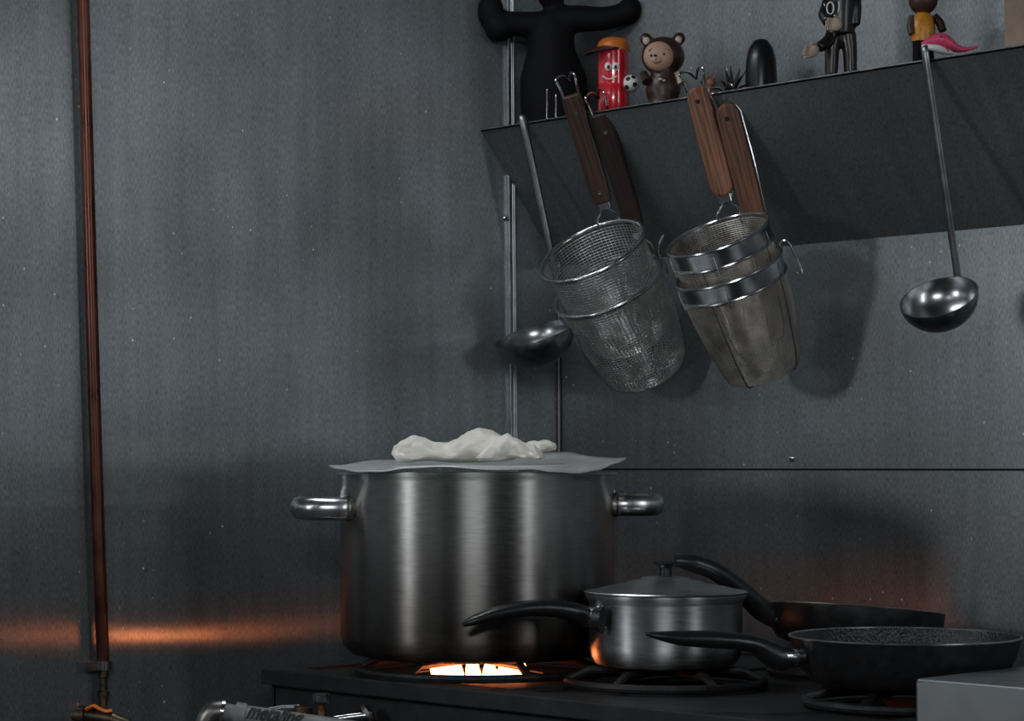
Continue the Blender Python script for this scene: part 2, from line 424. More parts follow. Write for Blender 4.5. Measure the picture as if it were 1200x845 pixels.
bmesh.ops.triangle_fill(bm, edges=ed, use_beauty=True)  # plate added to keep the flame light down in the burner holes
me = bpy.data.meshes.new('top_plate'); bm.to_mesh(me); bm.free(); me.materials.append(M_STOVE)
o = bpy.data.objects.new('top_plate', me); COL.objects.link(o); o.parent = stove
q_ = o.modifiers.new('thick', 'SOLIDIFY'); q_.thickness = .002; q_.offset = -1
for a, b in (((X0 + .004, Y0 + .02), (X0 + .008, Y1)), ((X0, Y0 + .020), (X1, Y0 + .024)), ((X1 - .008, Y0 + .02), (X1 - .004, Y1)), ((X0, Y1 - .004), (X1, Y1))):
    obj('light_shield', G().box(sx(*a, STZ - .09), sx(*b, STZ - .02)), M_STOVE, stove, smooth=0)  # side sheets added to stop flame light leaking onto the walls
obj('drip_tray', G().box(sx(X0 + .01, Y0 + .01, STZ - .10), sx(X1 - .01, Y1, STZ - .07)), M_STOVE, stove, smooth=0)
obj('front_panel', G().box(sx(X0 + .06, Y0 + .10, STZ - .26), sx(X1 - .02, Y0 + .112, STZ - .07)), M_STOVE, stove, smooth=0)
for lx in (X0 + .03, X1 - .03):
    for ly in (Y0 + .15, Y1 - .03):
        obj('leg', G().box(sx(lx - .02, ly - .02, 0), sx(lx + .02, ly + .02, STZ - .09)), M_STOVE, stove, smooth=0, bevel=.002)
POT = W(560, 600, 3.02); SAU = W(780, 700, 2.845); PF = W(1060, 745, 2.6); PB = W(1003, 713, 3.0)
def ringpts(c, r, z, n=40, sq=0):
    return [sx(c.x + r * math.cos(2 * PI * k / n), c.y + r * math.sin(2 * PI * k / n), z) for k in range(n)]
for c, R in ((POT, .16), (SAU, .125), (PF, .115), (PB, .115)):
    # pot support: a low rod ring and arms that rise towards the middle
    gr = obj('grate', G().tube(ringpts(c, R, STZ + .004), .0055, 8, closed=True), M_IRON, stove)
    for k in range(6):
        a = PI / 6 + k * PI / 3 + .2
        ca, sa = math.cos(a), math.sin(a)
        pts = [sx(c.x + r * ca, c.y + r * sa, z) for r, z in ((R, STZ + .004), (R - .028, GZ - .006), (R - .05, GZ - .006), (.035, GZ - .006))]
        obj('grate_arm', G().tube(pts, .0055, 8), M_IRON, gr)
    bn = obj('burner', G().lathe([(0, STZ - .045), (.035, STZ - .045), (.04, STZ - .04), (.04, STZ - .075), (.02, STZ - .08), (0, STZ - .08)], 32, Matrix.Translation(sx(c.x, c.y, 0))), M_IRON, stove)
    if c is POT:
        for k in range(15):
            a = 2 * PI * k / 15; r0 = .042
            h = .046 + .006 * random.random(); w = .0088 + .002 * random.random()
            M = Matrix.Translation(sx(c.x + r0 * math.cos(a), c.y + r0 * math.sin(a), STZ - .040)) @ Matrix.Rotation(a, 4, 'Z') @ Matrix.Rotation(.35, 4, 'Y')
            obj('flame', G().lathe([(0, 0), (w * .7, .003), (w, .016), (w * .98, .036), (w * .8, h), (0, h + .010)], 10, M), M_FLAME, bn)
# gas cock under the front edge
f = Frame(377, 838, 2.90)
cock = thing('gas_cock', 'brass gas cock with knurled steel knob under the stove front edge', 'valve', f.loc, TH)
g = G(); 
prof = [(0, .0), (.0055, 0), (.0055, .012), (.004, .014), (.004, .018)]
g.lathe([(0, -.03), (.006, -.03), (.0065, -.006), (.0062, .006), (.0045, .008), (.0045, .014), (0, .014)], 16)
obj('stem', g, M_BRONZE, cock)
g = G().lathe([(0, .016), (.010, .016), (.0115, .018), (.0115, .026), (.010, .028), (0, .029)], 24, wob=lambda r, z, a: (r * (1 + .04 * math.cos(12 * a)), z))
obj('knob', g, M_CHROME, cock, smooth=30)
g = G().tube([f(356, 828, .01), f(353, 846, .01)], .012, 14); obj('nut', g, M_BRONZE, cock)
obj('feed_pipe', G().tube([f(308, 834, .02), f(330, 830, .02), f(352, 829, .012)], .0042, 10), M_CHROME, cock)
obj('outlet_pipe', G().tube([f(392, 843, 0), f(412, 840, 0), f(432, 838, 0)], .005, 10), M_CHROME, cock)
g = G().lathe([(.006, 0), (.0145, 0), (.0145, .006), (.006, .006), (.006, 0)], 24, Matrix.Translation(f(430, 838, 0)) @ Matrix.Rotation(.9, 4, 'Y'))
obj('collar', g, M_FLANGE, cock)
# gas hose with printed lettering
f = Frame(285, 838, 2.80)
hose = thing('gas_hose', 'grey printed rubber gas hose with steel elbow fitting below the stove corner', 'hose', f.loc, TH)
A, B = f(268, 836, 0), f(420, 858, 0); hd = (B - A).normalized(); HR = .0135
obj('rubber_tube', G().tube([A + hd * .012, B], HR, 20), M_HOSE, hose)
g = G().tube(spline([f(241, 862, 0), f(243, 846, 0), f(250, 836, 0), f(262, 834, 0)], 6), .0145, 16)
obj('elbow', g, M_FLANGE, hose)
obj('ring', G().tube([f(260, 834, 0), f(263.5, 834.5, 0)], .0165, 20), M_CHROME, hose)
obj('sleeve', G().tube([f(263, 834.5, 0), f(275, 836.5, 0), f(276, 836.7, 0), f(288, 838.5, 0)], [.0115, .0115, .0155, .0150], 20), M_HOSE, hose)
def text_mesh(body, size):
    c = bpy.data.curves.new('t', 'FONT'); c.body = body; c.size = size; c.resolution_u = 3; c.offset = .0012; c.align_y = 'CENTER'
    o = bpy.data.objects.new('t', c); COL.objects.link(o)
    bpy.context.view_layer.update()
    me = bpy.data.meshes.new_from_object(o.evaluated_get(bpy.context.evaluated_depsgraph_get()))
    bpy.data.objects.remove(o); return me
me = text_mesh('metaling', .036)
bm = bmesh.new(); bm.from_mesh(me); bmesh.ops.triangulate(bm, faces=bm.faces)
bmesh.ops.subdivide_edges(bm, edges=bm.edges, cuts=5)
side = Vector((0, -1, 0)); upv = hd.cross(side) * -1
if upv.z < 0: upv = -upv
for v in bm.verts:
    x = v.co.x * .55 + v.co.y * .25 + .026; a = v.co.y / HR * .8 + .62
    v.co = A + hd * x + (side * math.cos(a) + upv * math.sin(a)) * (HR + .0012)
bm.to_mesh(me); bm.free(); me.materials.append(M_INK)
o = bpy.data.objects.new('lettering', me); COL.objects.link(o); o.parent = hose

# ------------------------------------------------------------------ copper riser pipe on the left wall
PX = .017
pa, pb = on_x(96.5, -60, PX), on_x(121, 778, PX)
pipe = thing('copper_gas_pipe', 'thin reddish brown copper pipe running up the left steel wall', 'pipe', (PX, pb.y, pb.z))
R0 = Vector((PX, pb.y, pb.z))
obj('riser', G().tube(spline([on_x(93, -160, PX) - R0, on_x(101.5, 150, PX) - R0, on_x(108.5, 400, PX) - R0, on_x(116, 640, PX) - R0, (0, 0, -.004)], 8), .0088, 16), M_COPPER, pipe)
obj('clamp', G().lathe([(.009, -.008), (.0125, -.008), (.0125, .004), (.009, .004), (.009, -.008)], 20).box((-.004, -.03, -.008), (.004, -.011, .004)).box((-.03, -.004, -.006), (-.010, .004, .002)), M_CHROME, pipe, smooth=40)
obj('nipple', G().lathe([(0, -.058), (.006, -.058), (.006, -.044), (.0085, -.044), (.0085, -.038), (.0055, -.036), (.0055, -.02), (.0075, -.018), (.0075, -.003), (0, -.003)], 16), M_BRASS, pipe)
f = Frame(118, 838, dist_x(118, PX)); rf = f.loc - R0; MR = Matrix.Translation(rf) @ Matrix.Rotation(TH, 4, 'Z')
g = G().tube([MR @ f(68, 838, 0), MR @ f(84, 838, 0), MR @ f(85, 838, 0), MR @ f(99, 838, 0), MR @ f(100, 838, 0), MR @ f(128, 842, 0), MR @ f(150, 850, 0)], [.0085, .0095, .0125, .0125, .0100, .0105, .0095], 16)
obj('valve_body', g, M_BRASS, pipe)
for q in (80, 85, 96):
    obj('ring_nut', G().tube([MR @ f(q, 838, 0), MR @ f(q + 2.2, 838, 0)], .0138, 18), M_BRASS, pipe)
g = G().tube([MR @ p for p in spline([f(102, 831, -.008), f(110, 827, -.010), f(117, 830.5, -.010), f(124, 833, -.009), f(131, 832.5, -.008)], 5)], (.0035, .0075), 8)
g = G()
pts = spline([f(102, 831, -.008), f(110, 827.5, -.010), f(117, 831, -.010), f(124, 833.5, -.009), f(131.5, 833, -.008)], 5)
g.tube([MR @ p for p in pts], [(.0028, .007)] * len(pts), 8)
obj('orange_lever', g, M_ORANGE, pipe, label='orange plastic lever of the pipe valve')

# ------------------------------------------------------------------ counter at the right
cc = W(1072, 795, 2.40)
ctr = thing('steel_counter', 'plain grey steel counter with rounded edge standing against the end of the stove', 'counter', (cc.x + .4, cc.y + .3, 0))
g = G().box((-.4, -.3, cc.z - .06), (.55, .29, cc.z))
o = obj('worktop', g, M_COUNTER, ctr, smooth=40, bevel=.004)
obj('body', G().box((-.395, -.295, .08), (.545, .285, cc.z - .061)), M_COUNTER, ctr, smooth=0, bevel=.003)
for a in (-.37, .52):
    for b in (-.27, .26):
        obj('foot', G().lathe([(0, 0), (.018, 0), (.018, .01), (.014, .085), (0, .085)], 14, Matrix.Translation((a, b, 0))), M_STOVE, ctr)

# ------------------------------------------------------------------ stockpot, its lid and the cloth
PH = .246
pot = thing('stockpot', 'large brushed steel stockpot with scorched base and loop handles', 'pot', (POT.x, POT.y, GZ), TH)
R = .1855
prof = [(0, 0), (R - .03, 0), (R - .014, .004), (R - .004, .014), (R, .03), (R, PH - .012), (R + .002, PH - .008), (R + .004, PH - .003), (R + .002, PH), (R - .002, PH - .001), (R - .003, PH - .012), (R - .003, .03), (R - .03, .005), (0, .005)]
obj('body', G().lathe(prof, 128), M_POT, pot, smooth=50)
def pot_handle(ac, z):
    h = None
    pts = []
    for da, r in ((-.30, R + .000), (-.30, R + .018), (-.24, R + .046), (-.12, R + .056), (.12, R + .056), (.24, R + .046), (.30, R + .018), (.30, R)):
        pts.append((r * math.cos(ac + da), r * math.sin(ac + da), z))
    pts = spline(pts, 5)
    h = obj('handle', G().tube(pts, [(.0150, .011)] * len(pts), 14), M_HANDLE, pot)
    for da in (-.30, .30):
        a = ac + da
        M = Matrix.Translation((R * math.cos(a), R * math.sin(a), z)) @ Matrix.Rotation(a, 4, 'Z') @ Matrix.Rotation(PI / 2, 4, 'Y')
        obj('flange', G().lathe([(0, .006), (.014, .006), (.0165, .004), (.017, -.002)], 22, M), M_FLANGE, h)
pot_handle(PI + .14, PH - .048); pot_handle(.16, PH - .044)

# warped sheet lid
LR = .2005
lid = G(); NR, NA = 14, 120
fx = [(-176, 0), (-160, -6), (-135, -9), (-110, -6.5), (-78, -1.5), (-45, -2), (0, -3.5), (45, -3), (62, -3.5), (85, -8), (112, -10), (135, -6), (158, 2), (178, 9)]
bx = [(-176, 0), (-120, 6), (-60, 9), (0, 11), (60, 11), (110, 13), (140, 11), (178, 9)]
def interp(t, tab):
    if t <= tab[0][0]: return tab[0][1]
    for (a, b), (c, d) in zip(tab, tab[1:]):
        if t <= c:
            k = (t - a) / (c - a); k = k * k * (3 - 2 * k); return b + (d - b) * k
    return tab[-1][1]
vs = []; fs = []
for i in range(NR + 1):
    q = i / NR
    for k in range(NA):
        a = 2 * PI * k / NA
        x, y = LR * q * math.cos(a), LR * q * math.sin(a)
        px_ = x / (3.02 / F) / max(.001, 1)
        # blend of front and back edge heights
        s = (y / LR + 1) / 2; s = s * s * (3 - 2 * s)
        edge = interp(px_, fx) * (1 - s) + interp(px_, bx) * s * 1.25
        z = edge * 3.02 / F * q ** 2.5 + .006 + .0015 * math.sin(9 * x / LR + 3) * q
        vs.append((x, y, z))
for i in range(NR):
    for k in range(NA):
        l = (k + 1) % NA
        fs.append((i * NA + k, i * NA + l, (i + 1) * NA + l, (i + 1) * NA + k))
lid.add(vs, fs)
LZ = GZ + PH + .0032
lo = obj('pot_lid', lid, M_LID, None, smooth=180)
lo.location = (POT.x, POT.y, LZ); lo.rotation_euler = (0, 0, TH)
sm = lo.modifiers.new('thick', 'SOLIDIFY'); sm.thickness = .0016; sm.offset = 1
tag(lo, 'warped thin steel sheet lid covering the stockpot under the cloth', 'lid')
# second sheet, lying over the right part of the first
g = G(); vs = []; fs = []
for i in range(11):
    q = i / 10
    for k in range(60):
        a = 2 * PI * k / 60
        x, y = .062 * q * math.cos(a), .075 * q * math.sin(a)
        vs.append((x, y, .0035 * (1 - q) + .006 * (x / .062) * q * .5 + .003 * q))
for i in range(10):
    for k in range(60):
        l = (k + 1) % 60; fs.append((i * 60 + k, i * 60 + l, (i + 1) * 60 + l, (i + 1) * 60 + k))
g.add(vs, fs)

# cloth: crumpled, folded over itself
cf = Frame(556, 543, 3.02)
def cloth(name, top, bot, y0, y1, seed, parent):
    rnd = random.Random(seed); ph = [rnd.random() * 6 for _ in range(8)]
    NXc, NP = 90, 28
    xs0, xs1 = top[0][0], top[-1][0]
    vs = []; fs = []
    for i in range(NXc + 1):
        t = i / NXc; px_ = xs0 + (xs1 - xs0) * t
        zt = interp(px_, top); zb = interp(px_, bot)
        endw = min(1, (min(t, 1 - t) * 9) ** .5 + .12)
        for k in range(NP):
            a = 2 * PI * k / NP
            h = (zb - zt) / 2; mid = (zb + zt) / 2
            c, s = math.cos(a), math.sin(a)
            fold = 1 + .13 * math.sin(3 * a + 5 * t + ph[0]) + .10 * math.sin(5 * a - 17 * t + ph[1]) + .06 * math.sin(8 * a + 31 * t + ph[2])
            yy = y0 + (y1 - y0) / 2 * (1 + c * fold * endw)
            py_ = mid - h * math.copysign(abs(s) ** .8, s) * (1 + (.10 * math.sin(4 * a + 23 * t + ph[3]) if s > -.3 else 0))
            p = cf(px_ + 2.2 * math.sin(4 * a + 9 * t + ph[4]), py_, 0); p.y = yy
            vs.append(p)
    for i in range(NXc):
        for k in range(NP):
            l = (k + 1) % NP; fs.append((i * NP + k, i * NP + l, (i + 1) * NP + l, (i + 1) * NP + k))
    fs.append(tuple(range(NP))); fs.append(tuple(NXc * NP + k for k in range(NP)))
    return G().add(vs, fs)
clo = thing('kitchen_cloth', 'crumpled off-white cotton cloth lying on the stockpot lid', 'cloth', cf.loc, TH)
top = [(461, 530), (465, 521), (474, 516), (486, 511.5), (497, 513), (512, 518), (522, 519.5), (532, 516), (541, 510), (551, 505), (563, 503), (575, 505), (589, 510), (600, 518), (612, 528)]
bot = [(461, 533), (468, 541), (480, 542), (500, 540), (530, 542), (560, 542), (585, 541), (600, 539), (612, 533)]
obj('bunched_roll', cloth('a', top, bot, -.055, .045, 3, clo), M_CLOTH, clo, smooth=180)
top = [(560, 532), (570, 524), (582, 514), (594, 509), (604, 514), (615, 519), (622, 521), (630, 527), (636, 534)]
bot = [(560, 540), (580, 541), (600, 537), (615, 538), (628, 539), (636, 537)]
obj('folded_flap', cloth('b', top, bot, -.075, .0, 5, clo), M_CLOTH, clo, smooth=180)
top = [(604, 523), (616, 519), (630, 516.5), (641, 516), (648, 519), (651, 523)]
bot = [(604, 537), (616, 535), (630, 531), (641, 529), (648, 527.5), (651, 525)]
obj('corner_end', cloth('c', top, bot, -.03, .02, 8, clo), M_CLOTH, clo, smooth=180)

# ------------------------------------------------------------------ saucepan and its lid
f = Frame(780, 0, 2.845)
sau = thing('saucepan', 'small brushed steel saucepan with black curved handle beside the stockpot', 'saucepan', (SAU.x, SAU.y, GZ), TH)
SR = .0975; SH = .092
prof = [(0, 0), (SR - .02, 0), (SR - .008, .004), (SR - .002, .014), (SR, .025), (SR, SH - .012), (SR + .0015, SH - .009), (SR + .005, SH - .004), (SR + .0055, SH), (SR + .003, SH), (SR - .001, SH - .008), (SR - .002, .025), (SR - .02, .003), (0, .003)]
obj('body', G().lathe(prof, 96), M_SAUCE, sau, smooth=50)
fs_ = Frame(780, HOR + (ZC - GZ) * F / 2.845, 2.845)
def FS(px_, py_, d=0): return fs_(px_, py_, d)
ha = [FS(694, 724, -.03), FS(684, 721, -.033), FS(668, 716, -.037), (FS(640, 712.5, -.045)), FS(610, 714, -.055), FS(580, 719.5, -.065), FS(556, 727, -.073), FS(542, 732, -.077)]
pts = spline(ha, 6)
obj('handle', G().tube(pts, lerp_list([(0.01283, 0.00935), (0.01283, 0.0099), (0.01148, 0.0121), (0.0108, 0.0132), (0.01013, 0.0132), (0.00877, 0.0121), (0.00648, 0.0099), (0.00297, 0.0044)], len(pts)), 16), M_BAKE, sau)
obj('ferrule', G().tube([FS(700, 725.5, -.028), FS(687, 722.5, -.034)], [(.0135, .0115), (.0133, .0115)], 18), M_CHROME, sau)
obj('bracket', G().tube([FS(706, 727, -.070), FS(698, 725.5, -.060)], [(.017, .006), (.0145, .009)], 18), M_BAKE, sau)
sl = thing('domed_lid', 'low domed steel lid with black knob on the saucepan', 'lid', (SAU.x, SAU.y, GZ + SH), TH)
prof = [(SR + .0055, .0005), (SR + .007, .002), (SR + .0055, .0035), (SR - .004, .004), (SR - .02, .0085), (SR - .045, .0125), (.046, .0155), (.041, .0165), (.034, .0175), (.030, .0205), (.02, .0215), (0, .0215), (0, .019), (.03, .0185), (.05, .012), (SR - .02, .006), (SR + .0055, .0005)]
obj('dome', G().lathe(prof, 96), M_SLID, sl, smooth=35)
prof = [(0, .0215), (.0075, .0215), (.0085, .025), (.0075, .029), (.008, .033), (.012, .0365), (.0155, .0385), (.0158, .0405), (.013, .0415), (0, .041)]
obj('knob', G().lathe(prof, 32), M_BAKE, sl, smooth=50)

# ------------------------------------------------------------------ frying pans
pan = thing('frying_pan', 'deep black frying pan with speckled inside and curved handle next to the counter', 'frying pan', (PF.x, PF.y, GZ), TH)
fp = Frame(1060, HOR + (ZC - GZ) * F / 2.6, 2.6)
PR = .134; PHt = .056
prof = [(0, 0), (PR - .035, 0), (PR - .026, .004), (PR - .014, .018), (PR - .006, .036), (PR - .001, PHt - .002), (PR, PHt)]
obj('body', G().lathe(prof, 96), M_PAN, pan, smooth=50)
prof = [(PR - .0025, PHt), (PR - .004, PHt - .003), (PR - .009, .036), (PR - .017, .020), (PR - .029, .007), (PR - .038, .0035), (0, .0035)]
obj('coating', G().lathe(prof, 96), M_PANIN, pan, smooth=50)
obj('rim', G().tube([(PR * math.cos(2 * PI * k / 96) * .993, PR * math.sin(2 * PI * k / 96) * .993, PHt) for k in range(96)], .0016, 8, closed=True), M_RIM, pan)
hp = [fp(928, 769, -.04), fp(916, 771, -.042), fp(903, 766, -.045), fp(886, 756, -.05), fp(864, 751.5, -.056), fp(834, 749.5, -.063), fp(800, 748, -.071), fp(775, 745.5, -.077), fp(757, 743, -.08)]
pts = spline(hp, 6)
obj('handle', G().tube(pts, lerp_list([(0.013, 0.0099), (0.01495, 0.011), (0.01495, 0.0121), (0.01105, 0.0132), (0.00975, 0.0143), (0.01014, 0.0143), (0.00884, 0.0132), (0.00546, 0.0099), (0.00156, 0.0033)], len(pts)), 16), M_BAKE, pan)
obj('ferrule', G().tube([fp(919, 770, -.042), fp(933, 770, -.038)], [(.0105, .0105), (.0108, .0108)], 18), M_CHROME, pan)
obj('bracket', G().tube([fp(932, 770, -.038), fp(941, 769, -.036)], [(.008, .008), (.010, .012)], 14), M_PAN, pan)

fb = Frame(1003, 713, 3.0)
MT = Matrix.Translation(PB) @ Matrix.Rotation(TH, 4, 'Z') @ Matrix.Rotation(math.radians(4.2), 4, 'Y') @ Matrix.Rotation(math.radians(-4.6), 4, 'X')
pan2 = thing('frying_pan', 'plain black pan leaning behind the speckled pan, handle pointing up', 'frying pan', mat=MT)
QR = .1185; QH = .050
prof = [(0, -QH), (QR - .03, -QH), (QR - .016, -QH + .005), (QR - .007, -QH + .018), (QR - .002, -.02), (QR, 0), (QR - .003, 0), (QR - .006, -.02), (QR - .02, -QH + .01), (0, -QH + .004)]
obj('body', G().lathe(prof, 96), M_PAN, pan2, smooth=50)
obj('rim', G().tube([(QR * math.cos(2 * PI * k / 96) * .99, QR * math.sin(2 * PI * k / 96) * .99, 0) for k in range(96)], .0015, 8, closed=True), M_RIM, pan2)
I2 = (Matrix.Translation(PB) @ Matrix.Rotation(TH, 4, 'Z')); I2 = MT.inverted() @ I2
hp = [fb(915, 727, -.03), fb(905, 722, -.033), fb(890, 713, -.04), fb(874, 697, -.05), fb(856, 682, -.06), fb(835, 668, -.07), fb(812, 660, -.078), fb(791, 657, -.083)]
pts = [I2 @ p for p in spline(hp, 6)]
obj('handle', G().tube(pts, lerp_list([(0.0126, 0.0099), (0.0147, 0.011), (0.0147, 0.0121), (0.0133, 0.0132), (0.0126, 0.0132), (0.01232, 0.0132), (0.0119, 0.0121), (0.007, 0.0066)], len(pts)), 16), M_BAKE, pan2)
obj('ferrule', G().tube([I2 @ fb(907, 722.5, -.0335), I2 @ fb(916, 729, -.029)], [(.0115, .0105), (.0105, .010)], 18), M_CHROME, pan2)
obj('rivet', G().ell(I2 @ fb(918, 731, -.040), .0045, 12, 8), M_CHROME, pan2)

# ------------------------------------------------------------------ ladles
def ladle(label, hook, end, bowl_c, Rpx, lean, tilt, Z, deep, hw, rivets, back):
    f = Frame(hook[0], hook[1], Z)
    t = thing('ladle', label, 'ladle', f.loc, TH, 'steel ladles hooked on the shelf edge')
    Rb = Rpx * f.m
    MB = Matrix.Translation(f(*bowl_c, -.01)) @ Matrix.Rotation(math.radians(-lean), 4, 'Y') @ Matrix.Rotation(math.radians(tilt), 4, 'X')
    outer = [(Rb * math.sin(a), -Rb * deep * math.cos(a)) for a in [PI / 2 * i / 14 for i in range(15)]]
    inner = [((Rb - .0016) * math.sin(a), -(Rb * deep - .0016) * math.cos(a)) for a in [PI / 2 * i / 14 for i in range(15)]]
    outer[0] = (0, outer[0][1]); inner[0] = (0, inner[0][1])
    obj('bowl', G().lathe(outer + inner[::-1], 56, MB), M_LADLE, t, smooth=50)
    h0 = f(hook[0], hook[1] + 1, -.006); h1 = f(end[0], end[1], back)
    pts = spline([f(hook[0] + 1, hook[1] + 8, .014), f(hook[0], hook[1] - 1, .009), f(hook[0] - .3, hook[1] - 3, .001), h0, h0.lerp(h1, .3), h0.lerp(h1, .7), h1,
                  f(end[0] + 2, end[1] + 14, back + .004), f(end[0] + 1, end[1] + 24, back + .003)], 5)
    obj('handle', G().tube(pts, lerp_list([(.002, hw * .6), (.002, hw * .6), (.002, hw * .7), (.003, hw), (.0032, hw), (.0032, hw), (.0032, hw), (.003, hw * 1.3), (.0015, hw * 1.3)], len(pts)), 12, up=(0, 1, 0)), M_LADLEH, t)
    for rp in rivets:
        obj('rivet', G().ell(f(*rp), .0030, 10, 8), M_CHROME, t)
    return t
ZL2 = dist_y(1085, SY - .003); ZL1 = dist_y(613, SY - .003)
ladle('steel ladle with two rivets hanging alone on the bare side of the shelf', (1084, 62), (1122, 322), (1100, 348), 46.5, 21.5, 28, ZL2, .86, .0062, [(1124, 330, .035), (1126, 347, .032)], .040)
ladle('steel ladle hanging in front of the wall corner, left of the strainers', (613, 142), (662, 374), (626, 391), 48, 17, 15, ZL1, .82, .0062, [(661, 377, .028)], .038)

# ------------------------------------------------------------------ noodle strainers
def strainer(label, Zr, ring_px, Rr, lean, tilt, az, depth, kind, hlen, woodm, group, width, mshift, hook_len=.03, off=0.0, side=True, dl=0.0, lay=-12):
    c = W(ring_px[0], ring_px[1], Zr) if not isinstance(ring_px, Vector) else ring_px
    M = Matrix.Translation(c) @ Matrix.Rotation(TH, 4, 'Z') @ Matrix.Rotation(math.radians(-lean), 4, 'Y') @ Matrix.Rotation(math.radians(tilt), 4, 'X')
    t = thing('noodle_strainer', label, 'strainer', mat=M, group=group)
    if kind == 'coarse':
        prof = [(Rr - .003, -.004), (Rr - .006, -depth * .25), (Rr * .89, -depth * .5), (Rr * .83, -depth * .72), (Rr * .76, -depth * .87), (Rr * .62, -depth * .955), (Rr * .38, -depth * .99), (.006, -depth)]
        nA, nR, wr = 76, 46, .00078
    else:
        prof = [(Rr - .003, -.004), (Rr - .005, -depth * .25), (Rr * .88, -depth * .5), (Rr * .80, -depth * .75), (Rr * .72, -depth * .92), (Rr * .64, -depth * .985), (Rr * .40, -depth * .998), (.006, -depth)]
        nA, nR, wr = 84, 66, .00062
    pp = spline([(r, 0, z) for r, z in prof], 12)
    L = [0]
    for a, b in zip(pp, pp[1:]): L.append(L[-1] + (b - a).length)
    def at(s):
        s *= L[-1]
        for i in range(len(L) - 1):
            if s <= L[i + 1]:
                k = (s - L[i]) / (L[i + 1] - L[i]); return pp[i].lerp(pp[i + 1], k)
        return pp[-1]
    def pos(s, a):
        p = at(s)
        w = math.sin(PI * min(1, s * 1.6))
        if kind == 'coarse': r = p.x * (1 + .018 * w * math.sin(3 * a + 4 * s + 1) + .010 * w * math.sin(7 * a + 11 * s))
        else: r = p.x * (1 + .03 * w * math.cos(4 * a + .6) + .008 * w * math.sin(9 * a + 5 * s))
        return Vector((r * math.cos(a), r * math.sin(a), p.z))
    g = G()
    for j in range(nR):
        s = (j + .5) / nR
        n = max(10, int(nA * min(1, at(s).x / Rr + .2)))
        g.tube([pos(s, 2 * PI * k / n) for k in range(n)], wr * (1.1 if kind != 'coarse' else 1.0), 3, closed=True)
    for k in range(nA):
        a = 2 * PI * k / nA
        smax = .97 if k % 4 == 0 else .86
        g.tube([pos(s / 30 * smax, a + (.10 * math.sin(s * 2.1) / nA)) for s in range(31)], wr * (.9 if kind == 'coarse' else .7), 3, caps=False)
    obj('wire_mesh', g, M_WIRE if kind == 'coarse' else M_WIREB, t, smooth=180, kind='stuff')
    circ = lambda r, z, n=72: [(r * math.cos(2 * PI * k / n), r * math.sin(2 * PI * k / n), z) for k in range(n)]
    if kind == 'coarse':
        obj('rim', G().tube(circ(Rr, 0), .0036, 10, closed=True), M_RING, t)
    else:
        bd = obj('band', G().lathe([(Rr, 0), (Rr - .002, -.027), (Rr - .0032, -.027), (Rr - .0012, 0), (Rr, 0)], 72), M_BAND, t, smooth=50)
        obj('rim_wire', G().tube(circ(Rr + .0006, 0), .0022, 8, closed=True), M_RING, bd)
        obj('rim_wire', G().tube(circ(Rr - .001, -.027), .0020, 8, closed=True), M_RING, bd)
        for k in range(5):
            a = k * 2 * PI / 5 - 1.9
            ca, sa = math.cos(a), math.sin(a)
            obj('clip', G().tube([(Rr * ca * 1.005, Rr * sa * 1.005, -.008), ((Rr + .001) * ca, (Rr + .001) * sa, -.022), ((Rr - .001) * ca, (Rr - .001) * sa, -.038)], .0010, 6), M_RING, bd)
        for k in range(4):
            a = k * PI / 2 - 2.25
            obj('rib', G().tube([pos(s / 24 * .9, a) * 1.012 for s in range(25)], .0012, 6), M_FLANGE, t)
    # handle: stands at azimuth az on the rim and goes up along the axis
    ca, sa = math.cos(az), math.sin(az)
    ez = Vector((0, 0, 1))
    base = Vector((ca, sa, 0)) * (Rr + .002 + off)
    fa = math.radians(76); er = Vector((math.cos(fa), math.sin(fa), 0)); et = Vector((math.sin(fa), -math.cos(fa), 0))
    HROT = Matrix.Rotation(math.radians(dl), 4, 'Y') @ Matrix.Rotation(math.radians(lay), 4, 'X')
    def H(tn, rd, z): return base + HROT @ (et * tn + er * rd + ez * z)
    z1 = .030; z2 = hlen
    for s in (-1, 1):
        pts = spline([H(s * .017, 0, -.002), H(s * .016, .001, .008), H(s * .006, .003, .020), H(s * .005, .003, z1 + .01)], 6)
        obj('neck_wire', G().tube(pts, .0020, 8), M_RING, t)
    sw = Matrix((( et.x, er.x, 0, 0), (et.y, er.y, 0, 0), (0, 0, 1, 0), (0, 0, 0, 1)))
    MH = Matrix.Translation(base) @ HROT @ sw
    obj('ferrule', G().box((-.0095, -.002, z1 - .010), (.0095, .008, z1 + .004), MH), M_CHROME, t, smooth=0, bevel=.0015)
    hw = width / 2
    if kind == 'coarse':
        outline = [(-hw * .85, z1), (hw * .85, z1), (hw, z1 + .03), (hw, z2 - .02), (hw * .95, z2), (-hw * .95, z2), (-hw, z2 - .02), (-hw, z1 + .03)]
    else:
        outline = []
        for k in range(9): a = PI + PI * k / 8; outline.append((hw * .9 * math.cos(a), z1 + .014 + .014 * math.sin(a)))
        outline += [(hw, (z1 + z2) / 2)]
        for k in range(9): a = PI * k / 8; outline.append((hw * .9 * math.cos(a), z2 - .016 + .016 * math.sin(a)))
        outline += [(-hw, (z1 + z2) / 2)]
    g = G()
    th = .0075
    g.prism(outline, 3e-3 - th, 3e-3 + th)
    hd_ = obj('grip', g, woodm, t, smooth=0, bevel=.0035); hd_.matrix_local = MH
